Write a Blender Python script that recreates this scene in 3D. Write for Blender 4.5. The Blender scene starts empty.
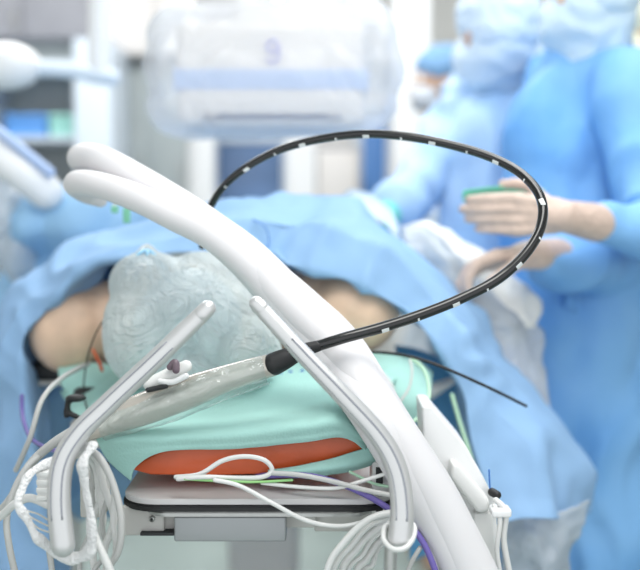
import bpy, bmesh, math, random
from mathutils import Vector, Matrix, noise
random.seed(7)
SC = bpy.context.scene
COL = SC.collection
# ------------------------------------------------------------ camera
CAMZ = 1.30; FPX = 1100.0; PITCH = math.atan(80/FPX)
cd = bpy.data.cameras.new('camera'); cam = bpy.data.objects.new('camera', cd); COL.objects.link(cam)
cam.location = (0, 0, CAMZ); cam.rotation_euler = (math.pi/2-PITCH, 0, 0)
cd.sensor_width = 36; cd.lens = 36*FPX/640; cd.clip_start = .05
cd.dof.use_dof = True; cd.dof.focus_distance = 1.46; cd.dof.aperture_fstop = 2.1
SC.camera = cam
# ------------------------------------------------------------ world, lights, exposure
w = bpy.data.worlds.new('world'); SC.world = w; w.use_nodes = True
w.node_tree.nodes['Background'].inputs[0].default_value = (.93, .97, 1, 1)
w.node_tree.nodes['Background'].inputs[1].default_value = 1.0
def area(name, loc, sx, sy, power, col=(1, 1, 1), target=None):
    l = bpy.data.lights.new(name, 'AREA'); l.shape = 'RECTANGLE'; l.size = sx; l.size_y = sy; l.energy = power; l.color = col
    o = bpy.data.objects.new(name, l); COL.objects.link(o); o.location = loc
    if target: o.rotation_euler = (Vector(target)-Vector(loc)).to_track_quat('-Z', 'Y').to_euler()
    return o
area('added_drape_light', (.25, 1.0, 2.55), .9, .9, 15, (1, .99, .96), (-.1, 1.8, 1.0))  # unseen lamp, added overhead to light the drape
area('ceiling_panel_light', (-.5, 3.6, 2.93), 2.4, 1.0, 40, (1, 1, 1))
area('ceiling_panel_light', (.9, 2.2, 2.93), 1.0, 1.6, 20, (.95, .98, 1))
SC.view_settings.view_transform = 'Standard'; SC.view_settings.look = 'None'
SC.view_settings.exposure = .42; SC.view_settings.gamma = 1

# ------------------------------------------------------------ helpers
def P(px, py, D):
    """the point seen at pixel (px, py) at a depth D metres along +Y"""
    x = (px-320)/FPX; v = (285-py)/FPX
    c, s = math.cos(PITCH), math.sin(PITCH)
    dy = c+v*s; dz = -s+v*c
    k = D/dy
    return Vector((x*k, D, CAMZ+dz*k))
def lin(c):
    return tuple((v/255/12.92 if v/255 <= .04045 else ((v/255+.055)/1.055)**2.4) for v in c)+(1,)
def mat(name, rgb, rough=.5, metal=0, spec=.5, bump=0, bscale=60, var=0, vscale=8, transl=0, coat=0, rgb2=None, stretch=None, sss=0):
    m = bpy.data.materials.new(name); m.use_nodes = True; nt = m.node_tree; N = nt.nodes; L = nt.links
    b = N['Principled BSDF']; out = N['Material Output']
    b.inputs['Base Color'].default_value = lin(rgb); b.inputs['Roughness'].default_value = rough
    b.inputs['Metallic'].default_value = metal; b.inputs['Specular IOR Level'].default_value = spec
    b.inputs['Coat Weight'].default_value = coat; b.inputs['Coat Roughness'].default_value = .08
    tc = N.new('ShaderNodeTexCoord'); mp = N.new('ShaderNodeMapping'); L.new(tc.outputs['Object'], mp.inputs[0])
    if stretch: mp.inputs['Scale'].default_value = stretch
    if var or rgb2:
        n = N.new('ShaderNodeTexNoise'); n.inputs['Scale'].default_value = vscale; n.inputs['Detail'].default_value = 3
        r = N.new('ShaderNodeValToRGB'); L.new(mp.outputs[0], n.inputs[0]); L.new(n.outputs[0], r.inputs[0])
        c1 = rgb2 if rgb2 else tuple(max(0, v*(1-var)) for v in rgb)
        r.color_ramp.elements[0].color = lin(c1); r.color_ramp.elements[1].color = lin(rgb)
        r.color_ramp.elements[0].position = .35; r.color_ramp.elements[1].position = .62
        L.new(r.outputs[0], b.inputs['Base Color'])
    if bump:
        n2 = N.new('ShaderNodeTexNoise'); n2.inputs['Scale'].default_value = bscale; n2.inputs['Detail'].default_value = 4
        bp = N.new('ShaderNodeBump'); bp.inputs['Strength'].default_value = bump; bp.inputs['Distance'].default_value = .01
        L.new(mp.outputs[0], n2.inputs[0]); L.new(n2.outputs[0], bp.inputs['Height']); L.new(bp.outputs[0], b.inputs['Normal'])
    if sss:
        b.inputs['Subsurface Weight'].default_value = sss; b.inputs['Subsurface Scale'].default_value = .02
        b.inputs['Subsurface Radius'].default_value = (1, .8, .7)
    if transl:
        t = N.new('ShaderNodeBsdfTranslucent'); t.inputs[0].default_value = lin(rgb)
        mx = N.new('ShaderNodeMixShader'); mx.inputs[0].default_value = transl
        L.new(b.outputs[0], mx.inputs[1]); L.new(t.outputs[0], mx.inputs[2]); L.new(mx.outputs[0], out.inputs[0])
    return m
def plastic(name, rgb, clear=.7, gloss=.12, bump=.6, bscale=14, dist=3.0, fres=.2):
    """thin clear film: transparent with a little milky body and wrinkled sheen"""
    m = bpy.data.materials.new(name); m.use_nodes = True; nt = m.node_tree; N = nt.nodes; L = nt.links
    N.remove(N['Principled BSDF']); out = N['Material Output']
    tr = N.new('ShaderNodeBsdfTransparent'); tr.inputs[0].default_value = (.97, .985, .99, 1)
    df = N.new('ShaderNodeBsdfDiffuse'); df.inputs[0].default_value = lin(rgb)
    tl = N.new('ShaderNodeBsdfTranslucent'); tl.inputs[0].default_value = lin(rgb)
    gl = N.new('ShaderNodeBsdfGlossy'); gl.inputs['Roughness'].default_value = .18
    tc = N.new('ShaderNodeTexCoord'); n = N.new('ShaderNodeTexNoise'); n.inputs['Scale'].default_value = bscale
    n.inputs['Detail'].default_value = 3; n.inputs['Distortion'].default_value = dist
    bp = N.new('ShaderNodeBump'); bp.inputs['Strength'].default_value = bump; bp.inputs['Distance'].default_value = .03
    L.new(tc.outputs['Object'], n.inputs[0]); L.new(n.outputs[0], bp.inputs['Height'])
    for s in (gl, df, tl): L.new(bp.outputs[0], s.inputs['Normal'])
    a = N.new('ShaderNodeMixShader'); a.inputs[0].default_value = .42; L.new(df.outputs[0], a.inputs[1]); L.new(tl.outputs[0], a.inputs[2])
    b = N.new('ShaderNodeMixShader'); b.inputs[0].default_value = clear; L.new(a.outputs[0], b.inputs[1]); L.new(tr.outputs[0], b.inputs[2])
    c = N.new('ShaderNodeMixShader'); fr = N.new('ShaderNodeLayerWeight'); fr.inputs['Blend'].default_value = .25
    mu = N.new('ShaderNodeMath'); mu.operation = 'MULTIPLY_ADD'; mu.inputs[1].default_value = fres; mu.inputs[2].default_value = gloss
    L.new(bp.outputs[0], fr.inputs['Normal']); L.new(fr.outputs['Facing'], mu.inputs[0]); L.new(mu.outputs[0], c.inputs[0])
    L.new(b.outputs[0], c.inputs[1]); L.new(gl.outputs[0], c.inputs[2]); L.new(c.outputs[0], out.inputs[0])
    return m
def link(name, me, m, parent=None, smooth=True):
    o = bpy.data.objects.new(name, me); COL.objects.link(o)
    if m: me.materials.append(m)
    if smooth:
        for p in me.polygons: p.use_smooth = True
    if parent: o.parent = parent; o.matrix_parent_inverse = parent.matrix_world.inverted()
    return o
def tag(o, label, cat, group=None, kind=None):
    o['label'] = label; o['category'] = cat
    if group: o['group'] = group
    if kind: o['kind'] = kind
    return o
def thing(name, loc, label, cat, group=None):
    o = bpy.data.objects.new(name, None); COL.objects.link(o); o.location = loc; o.empty_display_size = .05
    o.matrix_world = Matrix.Translation(loc)
    return tag(o, label, cat, group)
def catmull(p, n):
    out = []; m = len(p)
    for i in range(m-1):
        a, b, c, d = p[max(i-1, 0)], p[i], p[i+1], p[min(i+2, m-1)]
        for k in range(n):
            t = k/n
            out.append(.5*((2*b)+(c-a)*t+(2*a-5*b+4*c-d)*t*t+(3*b-a-3*c+d)*t**3))
    out.append(p[-1]); return out
def smooth1(p, n):   # scalars
    return [v.x for v in catmull([Vector((q, 0, 0)) for q in p], n)]
def sweep_bm(pts, radii, seg=12, flat=1.0, arc=None, up=None, cap=True, bm=None):
    """tube along pts; flat squashes the section; arc=(a0,a1) keeps only part of the ring"""
    bm = bm or bmesh.new(); m = len(pts); rings = []
    T = [(pts[min(i+1, m-1)]-pts[max(i-1, 0)]).normalized() for i in range(m)]
    u = Vector(up) if up else Vector((0, -1, .3))
    u = (u-T[0]*u.dot(T[0])).normalized()
    for i in range(m):
        if up: u = Vector(up)
        u = (u-T[i]*u.dot(T[i])).normalized(); v = T[i].cross(u)
        r = radii[i] if hasattr(radii, '__len__') else radii
        ring = []
        k = seg if not arc else seg+1
        for j in range(k):
            a = 2*math.pi*j/seg if not arc else arc[0]+(arc[1]-arc[0])*j/seg
            ring.append(bm.verts.new(pts[i]+u*math.cos(a)*r*flat+v*math.sin(a)*r))
        rings.append(ring)
    k = seg
    for a, b in zip(rings, rings[1:]):
        for j in range(k):
            if arc: bm.faces.new((a[j], a[j+1], b[j+1], b[j]))
            else: bm.faces.new((a[j], a[(j+1) % k], b[(j+1) % k], b[j]))
    if cap and not arc:
        bm.faces.new(rings[0][::-1]); bm.faces.new(rings[-1])
    return bm
def tomesh(bm, name='m'):
    bmesh.ops.recalc_face_normals(bm, faces=bm.faces)
    me = bpy.data.meshes.new(name); bm.to_mesh(me); bm.free(); return me
def tube(name, ctrl, r, m, parent=None, n=10, seg=12, flat=1.0, up=None, round_ends=True, wob=0):
    """ctrl: (px,py,D) triples or Vectors"""
    c = [P(*q) if not isinstance(q, Vector) else q for q in ctrl]
    pts = catmull(c, n)
    R = [r]*len(pts) if not hasattr(r, '__len__') else smooth1(list(r), n)
    if wob:
        pts = [p+Vector((noise.noise(p*30), noise.noise(p*30+Vector((9, 0, 0))), noise.noise(p*30+Vector((0, 9, 0)))))*wob for p in pts]
        R = [q*(1+.5*noise.noise(p*60)) for q, p in zip(R, pts)]
    if round_ends:
        def endcap(p, t, rr):
            return [(p+t*rr*math.sin(a), rr*math.cos(a)) for a in (math.radians(20), math.radians(40), math.radians(60), math.radians(78), math.radians(88))]
        t1 = (pts[-1]-pts[-2]).normalized(); t0 = (pts[0]-pts[1]).normalized()
        e1 = endcap(pts[-1], t1, R[-1]); e0 = endcap(pts[0], t0, R[0])[::-1]
        pts = [q for q, _ in e0]+pts+[q for q, _ in e1]; R = [q for _, q in e0]+R+[q for _, q in e1]
    return link(name, tomesh(sweep_bm(pts, R, seg, flat, up=up), name), m, parent)
def box_me(x0, x1, y0, y1, z0, z1, bevel=.0, seg=3, loc=(0, 0, 0), rot=None):
    bm = bmesh.new(); bmesh.ops.create_cube(bm, size=1)
    for v in bm.verts:
        v.co = Vector(((x0+x1)/2+v.co.x*(x1-x0), (y0+y1)/2+v.co.y*(y1-y0), (z0+z1)/2+v.co.z*(z1-z0)))
    if bevel: bmesh.ops.bevel(bm, geom=bm.edges[:], offset=bevel, segments=seg, affect='EDGES', profile=.5)
    if rot: bmesh.ops.transform(bm, matrix=rot, verts=bm.verts)
    return tomesh(bm)
def autosm(o, ang=35):
    me = o.data
    for p in me.polygons: p.use_smooth = True
    bm = bmesh.new(); bm.from_mesh(me)
    for e in bm.edges:
        if len(e.link_faces) == 2 and e.calc_face_angle(0) > math.radians(ang): e.smooth = False
    bm.to_mesh(me); bm.free()
def box(name, x0, x1, y0, y1, z0, z1, m, parent=None, bevel=.0, seg=3, rot=None):
    o = link(name, box_me(x0, x1, y0, y1, z0, z1, bevel, seg, rot=rot), m, parent); autosm(o); return o
def pxbox(name, px0, px1, py0, py1, D, depth, m, parent=None, bevel=0):
    """box whose front face at depth D covers the given pixels"""
    a = P(px0, py1, D); b = P(px1, py0, D)
    return box(name, a.x, b.x, D, D+depth, a.z, b.z, m, parent, bevel)
def prism(name, pts, depth, m, parent=None, bevel=0):
    """closed outline of world points pushed back by depth along y"""
    bm = bmesh.new(); vs = [bm.verts.new(p) for p in pts]; f = bm.faces.new(vs)
    r = bmesh.ops.extrude_face_region(bm, geom=[f])
    bmesh.ops.translate(bm, vec=Vector((0, depth, 0)), verts=[v for v in r['geom'] if isinstance(v, bmesh.types.BMVert)])
    if bevel: bmesh.ops.bevel(bm, geom=bm.edges[:], offset=bevel, segments=3, affect='EDGES', profile=.5)
    o = link(name, tomesh(bm), m, parent); autosm(o); return o
def sheet(name, rows, m, parent=None, n=8, thick=.0015, wrinkle=.004, wscale=14, seed=0, fold=0, crease=0, sharp=False):
    """cloth through a grid of control points, rows of (px,py,D) or Vectors"""
    G = [[P(*q) if not isinstance(q, Vector) else q for q in r] for r in rows]
    G = [catmull(r, n) for r in G]
    def straight(p):
        q = [a.lerp(b, k/n) for a, b in zip(p, p[1:]) for k in range(n)]+[p[-1]]
        return q
    cols = [(straight if sharp else lambda p: catmull(p, n))([G[i][j] for i in range(len(G))]) for j in range(len(G[0]))]
    nc, nr = len(cols), len(cols[0]); bm = bmesh.new()
    V = [[bm.verts.new(cols[j][i]) for i in range(nr)] for j in range(nc)]
    for j in range(nc-1):
        for i in range(nr-1): bm.faces.new((V[j][i], V[j+1][i], V[j+1][i+1], V[j][i+1]))
    bmesh.ops.recalc_face_normals(bm, faces=bm.faces); bm.normal_update()
    nrm = {v: v.normal.copy() for v in bm.verts}; s = Vector((seed*3.1, seed*1.7, seed))
    for v in bm.verts:
        q = v.co*wscale+s
        d = noise.noise(q)+.5*(1-abs(noise.noise(q*1.7))*2)+.3*noise.noise(q*3.3)
        if crease:
            w_ = q+Vector((noise.noise(q*.7), 0, noise.noise(q*.7+Vector((5, 5, 5)))))*.8
            d = 1.0-3.2*abs(noise.noise(w_))-1.6*abs(noise.noise(w_*2.1+Vector((3, 3, 3))))+.25*noise.noise(q*5)
        if fold: d += fold*(1-2*abs(noise.noise(Vector((q.x*.5, q.y*.5, q.z*2)))))
        v.co += nrm[v]*d*wrinkle
    me = bpy.data.meshes.new(name); bm.to_mesh(me); bm.free()
    o = link(name, me, m, parent)
    so = o.modifiers.new('solid', 'SOLIDIFY'); so.thickness = thick; so.offset = 0
    return o
def blob(name, prims, voxel, m, parent=None, smooth=4, wrinkle=0, wscale=9, stretch=(1, 1, 1), seed=0, ridged=True):
    """one continuous surface grown round tapered capsules and ellipsoids"""
    bm = bmesh.new()
    for p in prims:
        if p[0] == 'c':
            _, a, ra, b, rb = p
            d = b-a; L = d.length; t = d.normalized()
            pts = []; R = []
            for k in (85, 65, 45, 25): pts.append(a-t*ra*math.sin(math.radians(k))); R.append(ra*math.cos(math.radians(k)))
            for k in range(5): pts.append(a+d*k/4); R.append(ra+(rb-ra)*k/4)
            for k in (25, 45, 65, 85): pts.append(b+t*rb*math.sin(math.radians(k))); R.append(rb*math.cos(math.radians(k)))
            sweep_bm(pts, R, 16, bm=bm)
        else:
            _, c, rad, rz = p
            M = Matrix.Translation(c) @ (rz if isinstance(rz, Matrix) else Matrix.Rotation(rz, 4, 'Z')) @ Matrix.Diagonal((*rad, 1))
            bmesh.ops.create_uvsphere(bm, u_segments=24, v_segments=14, radius=1, matrix=M)
    me = tomesh(bm)
    tmp = bpy.data.objects.new('tmp', me); COL.objects.link(tmp)
    rm = tmp.modifiers.new('r', 'REMESH'); rm.mode = 'VOXEL'; rm.voxel_size = voxel
    if smooth:
        sm = tmp.modifiers.new('s', 'SMOOTH'); sm.factor = .6; sm.iterations = smooth
    dg = bpy.context.evaluated_depsgraph_get(); dg.update()
    me2 = bpy.data.meshes.new_from_object(tmp.evaluated_get(dg), depsgraph=dg)
    bpy.data.objects.remove(tmp); bpy.data.meshes.remove(me)
    if wrinkle:
        S = Vector(stretch); off = Vector((seed*5.3, seed*2.1, seed))
        cos = [(v.co.copy(), v.normal.copy()) for v in me2.vertices]
        for v, (c, n_) in zip(me2.vertices, cos):
            q = Vector((c.x*S.x, c.y*S.y, c.z*S.z))*wscale+off
            q += Vector((noise.noise(q*.6), noise.noise(q*.6+Vector((7, 1, 0))), 0))*1.2
            d = (1-2.4*abs(noise.noise(q))) if ridged else noise.noise(q)
            d += .5*noise.noise(q*2.3)
            v.co = c+n_*d*wrinkle
    me2.name = name
    return link(name, me2, m, parent)

# ------------------------------------------------------------ materials
M_wall = mat('wall_paint', (226, 224, 220), .7, var=.02)
M_ceil = mat('ceiling_paint', (235, 235, 235), .8)
M_floor = mat('floor_vinyl', (176, 190, 184), .35, var=.06, vscale=3)
M_white = mat('white_enamel', (238, 238, 238), .35)
M_whitep = mat('white_plastic', (232, 232, 230), .4)
M_frame = mat('pale_frame_paint', (214, 224, 234), .4)
M_grey = mat('grey_laminate', (158, 158, 164), .5, var=.04)
M_glassy = mat('cabinet_glass_greenish', (172, 180, 180), .3, coat=.2, var=.08, vscale=2)
M_bluewin = mat('blue_glass', (104, 140, 190), .15, coat=.5, var=.15, vscale=3)
M_bluebox = mat('blue_box', (96, 156, 222), .5)
M_mint = mat('mint_box', (160, 215, 205), .5)
M_drape = mat('blue_drape', (166, 205, 243), .6, spec=.25, bump=.12, bscale=320, transl=.22)
M_drape2 = mat('blue_drape_far', (165, 208, 242), .6, spec=.25, bump=.3, bscale=25, transl=.15)
M_gown = mat('blue_gown', (130, 182, 231), .6, spec=.25, bump=.35, bscale=14, rgb2=(108, 166, 224), vscale=4)
M_gown_light = mat('light_blue_gown', (186, 214, 242), .6, spec=.25, bump=.35, bscale=14, rgb2=(164, 202, 238), vscale=4)
M_cap = mat('pale_cap', (206, 226, 240), .8, bump=.3, bscale=40)
M_capw = mat('white_cap', (208, 224, 238), .8, bump=.3, bscale=40)
M_capd = mat('slate_blue_cap', (112, 150, 186), .8, bump=.3, bscale=40)
M_mask = mat('blue_mask', (150, 195, 235), .8)
M_skin = mat('skin', (206, 168, 142), .5, sss=.1, var=.08, vscale=10)
M_skin_pat = mat('patient_skin', (236, 202, 176), .55, sss=.12, var=.10, vscale=14)
M_glove = mat('latex_glove', (214, 190, 176), .42, bump=.25, bscale=40, var=.07, vscale=30)
M_eye = mat('eye', (240, 240, 238), .2); M_iris = mat('iris', (60, 40, 30), .2); M_hair_shade = mat('hair_and_shade', (52, 40, 34), .7, bump=.5, bscale=90)
M_lip = mat('lip', (186, 120, 110), .5)
M_teal = mat('mint_towel', (182, 228, 220), .75, spec=.2, bump=.18, bscale=260, var=.04, transl=.12)
M_orange = mat('orange_gel', (222, 96, 46), .38, spec=.5, bump=.15, bscale=30, var=.08, vscale=12, coat=.2)
M_black = mat('black_shaft', (5, 5, 7), .2, spec=.3, coat=.8)
M_rubber = mat('black_rubber', (26, 26, 28), .5)
M_tick = mat('white_mark', (225, 228, 228), .5)
M_alu = mat('satin_aluminium', (206, 206, 206), .32, metal=.55, spec=.6)
M_groove = mat('groove_grey', (150, 152, 160), .4, metal=.5)
M_steel = mat('brushed_steel', (186, 186, 184), .3, metal=.8, bump=.05, bscale=120)
M_handle = mat('sleeved_probe', (208, 200, 190), .2, metal=.45, coat=.9, bump=.25, bscale=24, var=.1, vscale=10)
M_hose = mat('white_sleeve', (220, 218, 220), .5, spec=.35, bump=.25, bscale=9, sss=.1)
M_cable = mat('white_cable', (222, 222, 220), .42)
M_cableg = mat('grey_cable', (190, 190, 188), .42)
M_purple = mat('purple_cable', (112, 98, 172), .4)
M_green = mat('green_cable', (150, 205, 130), .4); M_greent = mat('green_tube', (188, 226, 196), .3)
M_gauze = mat('gauze', (240, 240, 240), .9, bump=.8, bscale=220)
M_tabgrey = mat('table_grey', (196, 194, 190), .4, bump=.05)
M_tabtop = mat('table_top_grey', (206, 204, 204), .35)
M_dark = mat('dark_recess', (40, 42, 44), .6)
M_tab_green = mat('green_print', (120, 190, 160), .6)
M_violet = mat('violet_logo', (168, 168, 218), .5)
M_bandblue = mat('pale_blue_band', (178, 198, 232), .5)
M_film = plastic('clear_film', (236, 236, 240), .62, .01, .35, 6, 2, .08)
M_filmblue = plastic('bag_film', (246, 252, 251), .20, .05, .8, 14, 6.5, .10)
M_filmwhite = plastic('milky_film', (228, 234, 240), .35, .05, .6, 8)
M_print = mat('blue_print', (50, 110, 190), .6)
M_cream = mat('cream_panel', (226, 221, 217), .5)

# ------------------------------------------------------------ setting
def S(o): o['kind'] = 'structure'; return o
S(box('floor', -3.2, 3.2, -1.0, 5.6, -.1, 0, M_floor))
S(box('ceiling', -3.2, 3.2, -1.0, 5.6, 3.0, 3.1, M_ceil))
S(box('wall_back', -3.2, 3.2, 5.4, 5.6, 0, 3.0, M_wall))
S(box('wall_left', -3.3, -3.2, -1.0, 5.6, 0, 3.0, M_wall))
S(box('wall_right', 3.2, 3.3, -1.0, 5.6, 0, 3.0, M_wall))
S(box('baseboard_back', -3.2, 3.2, 5.38, 5.4, 0, .1, M_grey))
# glazed windows and white mullions of the back wall
def window(i, px0, px1, py0, py1, D=5.34, gm=M_bluewin):
    a = P(px0, py1, D); b = P(px1, py0, D)
    e = bpy.data.objects.new('window_%d' % i, None); COL.objects.link(e); e.location = (a.x, D, a.z); e.matrix_world = Matrix.Translation(e.location); S(e)
    box('pane', a.x, b.x, D+.02, D+.03, a.z, b.z, gm, e)
    bm = bmesh.new(); me = None
    for q in ((a.x-.04, a.x, a.z-.04, b.z+.04), (b.x, b.x+.04, a.z-.04, b.z+.04), (a.x, b.x, a.z-.04, a.z), (a.x, b.x, b.z, b.z+.04)):
        t = bmesh.new(); bmesh.ops.create_cube(t, size=1)
        for v in t.verts: v.co = Vector(((q[0]+q[1])/2+v.co.x*(q[1]-q[0]), D+.03+v.co.y*.05, (q[2]+q[3])/2+v.co.z*(q[3]-q[2])))
        tm = bpy.data.meshes.new('t'); t.to_mesh(tm); t.free(); bm.from_mesh(tm); bpy.data.meshes.remove(tm)
    link('frame', tomesh(bm), M_frame, e, False)
window(1, 218, 282, 142, 250)
window(2, 362, 386, 118, 250, gm=mat('bright_blue_glass', (96, 150, 220), .15, coat=.5))
S(pxbox('trim_1', 186, 214, 120, 460, 5.1, .1, M_white))
S(pxbox('trim_2', 287, 316, 120, 460, 5.1, .1, M_white))
S(pxbox('trim_3', 392, 432, -120, 470, 4.6, .4, M_white, bevel=.01))
# grey wall cabinet over the left
t = thing('wall_cabinet', P(50, 40, 4.9), 'grey wall cabinet high on the back wall at upper left', 'cabinet')
pxbox('body', -60, 102, -60, 40, 4.9, .42, M_grey, t, .004)
for a, b in ((-58, 20), (23, 100)):
    d = pxbox('door', a, b, -58, 37, 4.88, .02, M_grey, t, .003)
    pxbox('handle', b-8, b-5, 10, 30, 4.86, .02, M_steel, d)
t = thing('cream_cabinet', P(150, 50, 4.9), 'cream wall cabinet between the grey cabinet and the wrapped detector', 'cabinet')
pxbox('body', 106, 200, -60, 56, 4.95, .35, M_cream, t, .004)
for a, b in ((108, 152), (155, 198)): pxbox('door', a, b, -58, 54, 4.93, .02, M_cream, t, .003)
t = thing('glass_cabinet', P(145, 330, 5.0), 'tall glass-fronted cabinet with greenish panes behind the hoses', 'cabinet')
pxbox('body', 106, 186, 62, 480, 5.05, .28, M_glassy, t)
for a, b in ((108, 145), (148, 185)):
    d = pxbox('door', a, b, 64, 300, 5.02, .03, M_glassy, t, .003)
    pxbox('handle', b-5, b-3, 160, 190, 5.0, .02, M_steel, d)
pxbox('drawer', 108, 185, 304, 476, 5.02, .03, M_grey, t, .003)
t = thing('shelf_unit', P(40, 470, 4.7), 'open storage shelf unit with pale uprights at the far left', 'shelf')
pxbox('upright', 80, 110, 38, 480, 4.55, .45, M_frame, t, .004)
pxbox('upright', -50, -20, 38, 480, 4.55, .45, M_frame, t, .004)
pxbox('back_panel', -20, 80, 40, 470, 4.98, .02, M_glassy, t)
for y in (60, 136, 210, 290, 370): pxbox('shelf_board', -20, 80, y, y+5, 4.57, .41, M_frame, t)
for (a, b, y0, y1, m_, lb) in ((5, 46, 114, 136, M_bluebox, 'bright blue box on the far storage shelf'), (49, 78, 114, 136, M_mint, 'mint green box beside the bright blue box on the shelf'),
    (-10, 30, 178, 210, M_white, 'white box on the shelf under the blue box'), (36, 72, 250, 290, M_mint, 'mint green bin low on the far storage shelf')):
    t = thing('storage_box', P((a+b)/2, y1, 4.62), lb, 'box', 'boxes on the storage shelf')
    pxbox('body', a, b, y0+6, y1, 4.62, .25, m_, t, .008); pxbox('lid', a-1, b+1, y0, y0+6, 4.61, .27, m_, t, .004)
t = thing('wall_screen', P(340, 190, 5.1), 'pale cream panel screen between the white mullion and blue window', 'screen')
pxbox('panel', 318, 358, 150, 210, 5.1, .04, M_cream, t, .004); pxbox('bezel', 316, 360, 147, 213, 5.13, .04, M_grey, t, .004)
pxbox('stand', 330, 346, 213, 460, 5.14, .03, M_grey, t)
# ceiling lamps
for (x0, x1, y0, y1, lb) in ((-1.7, .7, 3.1, 4.1, 'wide white ceiling light panel over the back of the room'), (.4, 1.4, 1.4, 3.0, 'ceiling light panel over the surgical team')):
    t = thing('ceiling_light', ((x0+x1)/2, (y0+y1)/2, 3.0), lb, 'ceiling light')
    box('frame', x0-.03, x1+.03, y0-.03, y1+.03, 2.97, 3.0, M_white, t)
# surgical lamp and arm, far left
t = thing('surgical_lamp', P(10, 65, 3.1), 'round white surgical lamp head on a pale blue arm at upper left', 'lamp')
c = P(6, 66, 3.1)
blob('lamp_head', [('e', c, (.10, .08, .066), 0), ('e', c+Vector((-.09, 0, .01)), (.1, .08, .07), 0)], .008, M_white, t)
tube('arm', [(34, 68, 3.1), (70, 71, 3.12), (112, 78, 3.15)], [.024, .021, .024], M_frame, t)
tube('arm_post', [(98, 74, 3.15), (99, -10, 3.15), (100, -150, 3.15)], .03, M_white, t)
t = thing('equipment_boom', P(0, 160, 2.5), 'white equipment arm sloping down behind the far left drape', 'arm')
tube('boom', [(-60, 110, 2.5), (-10, 148, 2.5), (22, 172, 2.5), (46, 192, 2.52)], [.05, .045, .043, .04], M_white, t, seg=20)
tube('boom_edge', [(-40, 100, 2.46), (5, 136, 2.46), (50, 172, 2.48)], .012, M_bandblue, t)

# ------------------------------------------------------------ wrapped detector
dD = 2.35
t = thing('xray_detector', P(270, 120, dD), 'white x-ray detector housing with pale blue stripe hanging in clear plastic cover', 'detector')
a = P(176, 127, dD); b = P(366, 20, dD)
box('housing', a.x, b.x, dD, dD+.36, a.z, b.z, M_cream, t, .022, 4)
a2 = P(174, 90, dD); b2 = P(367, 69, dD)
box('stripe', a2.x-.002, b2.x+.004, dD-.002, dD+.30, a2.z, b2.z, M_bandblue, t, .003)
sl = pxbox('status_bar', 205, 341, 114, 118.5, dD-.003, .006, mat('dark_blue_bar', (50, 70, 110), .4), t, .001)
pxbox('end_clip', 203, 217, 113.5, 120, dD-.006, .006, M_grey, sl, .001); pxbox('end_clip', 328, 342, 113.5, 120, dD-.006, .006, M_grey, sl, .001)
e = dD-.001
tube('logo', [(279, 47, e), (274, 40, e), (268, 43, e), (268, 50, e), (274, 53, e), (278, 47, e), (279, 56, e), (274, 63, e), (267, 60, e)], .0038, M_violet, t, n=6, seg=8)
box('neck', P(230, 0, dD).x, P(320, 0, dD).x, dD+.1, dD+.3, P(270, 24, dD).z-.01, 2.9, M_white, t, .02)
k = tag(blob('plastic_cover', [('e', P(175, 75, dD+.12), (.045, .2, .12), 0), ('e', P(375, 68, dD+.12), (.05, .2, .125), 0),
    ('c', P(180, 105, dD+.02), .07, P(365, 103, dD+.02), .066), ('c', P(180, 38, dD+.02), .07, P(365, 34, dD+.02), .07), ('c', P(180, 72, dD+.02), .075, P(370, 70, dD+.02), .075),
    ('c', P(180, 105, dD+.28), .065, P(365, 103, dD+.28), .065), ('c', P(180, 38, dD+.28), .07, P(365, 34, dD+.28), .07),
    ('e', P(272, 70, dD+.15), (.22, .2, .135), 0), ('c', P(230, 20, dD+.1), .08, P(250, -60, dD+.1), .06), ('c', P(320, 20, dD+.1), .08, P(330, -60, dD+.1), .06)],
    .01, M_film, None, 5, .009, 9, seed=3), 'loose clear plastic cover wrapped round the x-ray detector', 'plastic cover')

# ------------------------------------------------------------ people
def hand_prims(wrist, d, s, n_, size=1.0, curl=(25, 30, 20), thumb=1, spread=.05):
    """palm and five fingers: d towards the fingers, s across towards the thumb, n_ out of the palm (fingers curl to it)"""
    d = d.normalized(); s = (s-d*s.dot(d)).normalized(); n_ = n_.normalized()
    pr = []; L = .18*size
    kn = [wrist+d*.088*size*(1-.05*abs(i-.8))+s*(.030-.0205*i)*size for i in range(4)]
    for i in range(4): pr.append(('c', wrist+s*(.018-.012*i)*size, .0165*size, kn[i], .0125*size))
    for i, (fl, fr) in enumerate(((.074, .0108), (.082, .0112), (.077, .0108), (.064, .0096))):
        p = kn[i]; ang = 0
        dd = (d+s*(spread*(1.5-i))).normalized()
        for k, (f, cu) in enumerate(zip((.45, .32, .26), curl)):
            ang += math.radians(cu+2*i)
            q = p+(dd*math.cos(ang)+n_*math.sin(ang))*fl*f*size*1.1
            pr.append(('c', p, fr*size*(1.08-.08*k), q, fr*size*(1-.1*k))); p = q
    tb = wrist+d*.025*size+s*.028*size+n_*.008*size
    t1 = tb+(d*.55+s*.65+n_*.45).normalized()*.042*size
    t2 = t1+(d*.9+s*.2+n_*.5).normalized()*.030*size
    t3 = t2+(d*.95-s*.05+n_*.45).normalized()*.024*size
    pr += [('c', tb, .015*size, t1, .0115*size), ('c', t1, .0112*size, t2, .0102*size), ('c', t2, .010*size, t3, .0085*size)]
    return pr
def face_rot(fd):
    a = math.atan2(fd.y, fd.x); return Matrix.Rotation(a-math.pi/2, 4, 'Z')
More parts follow.
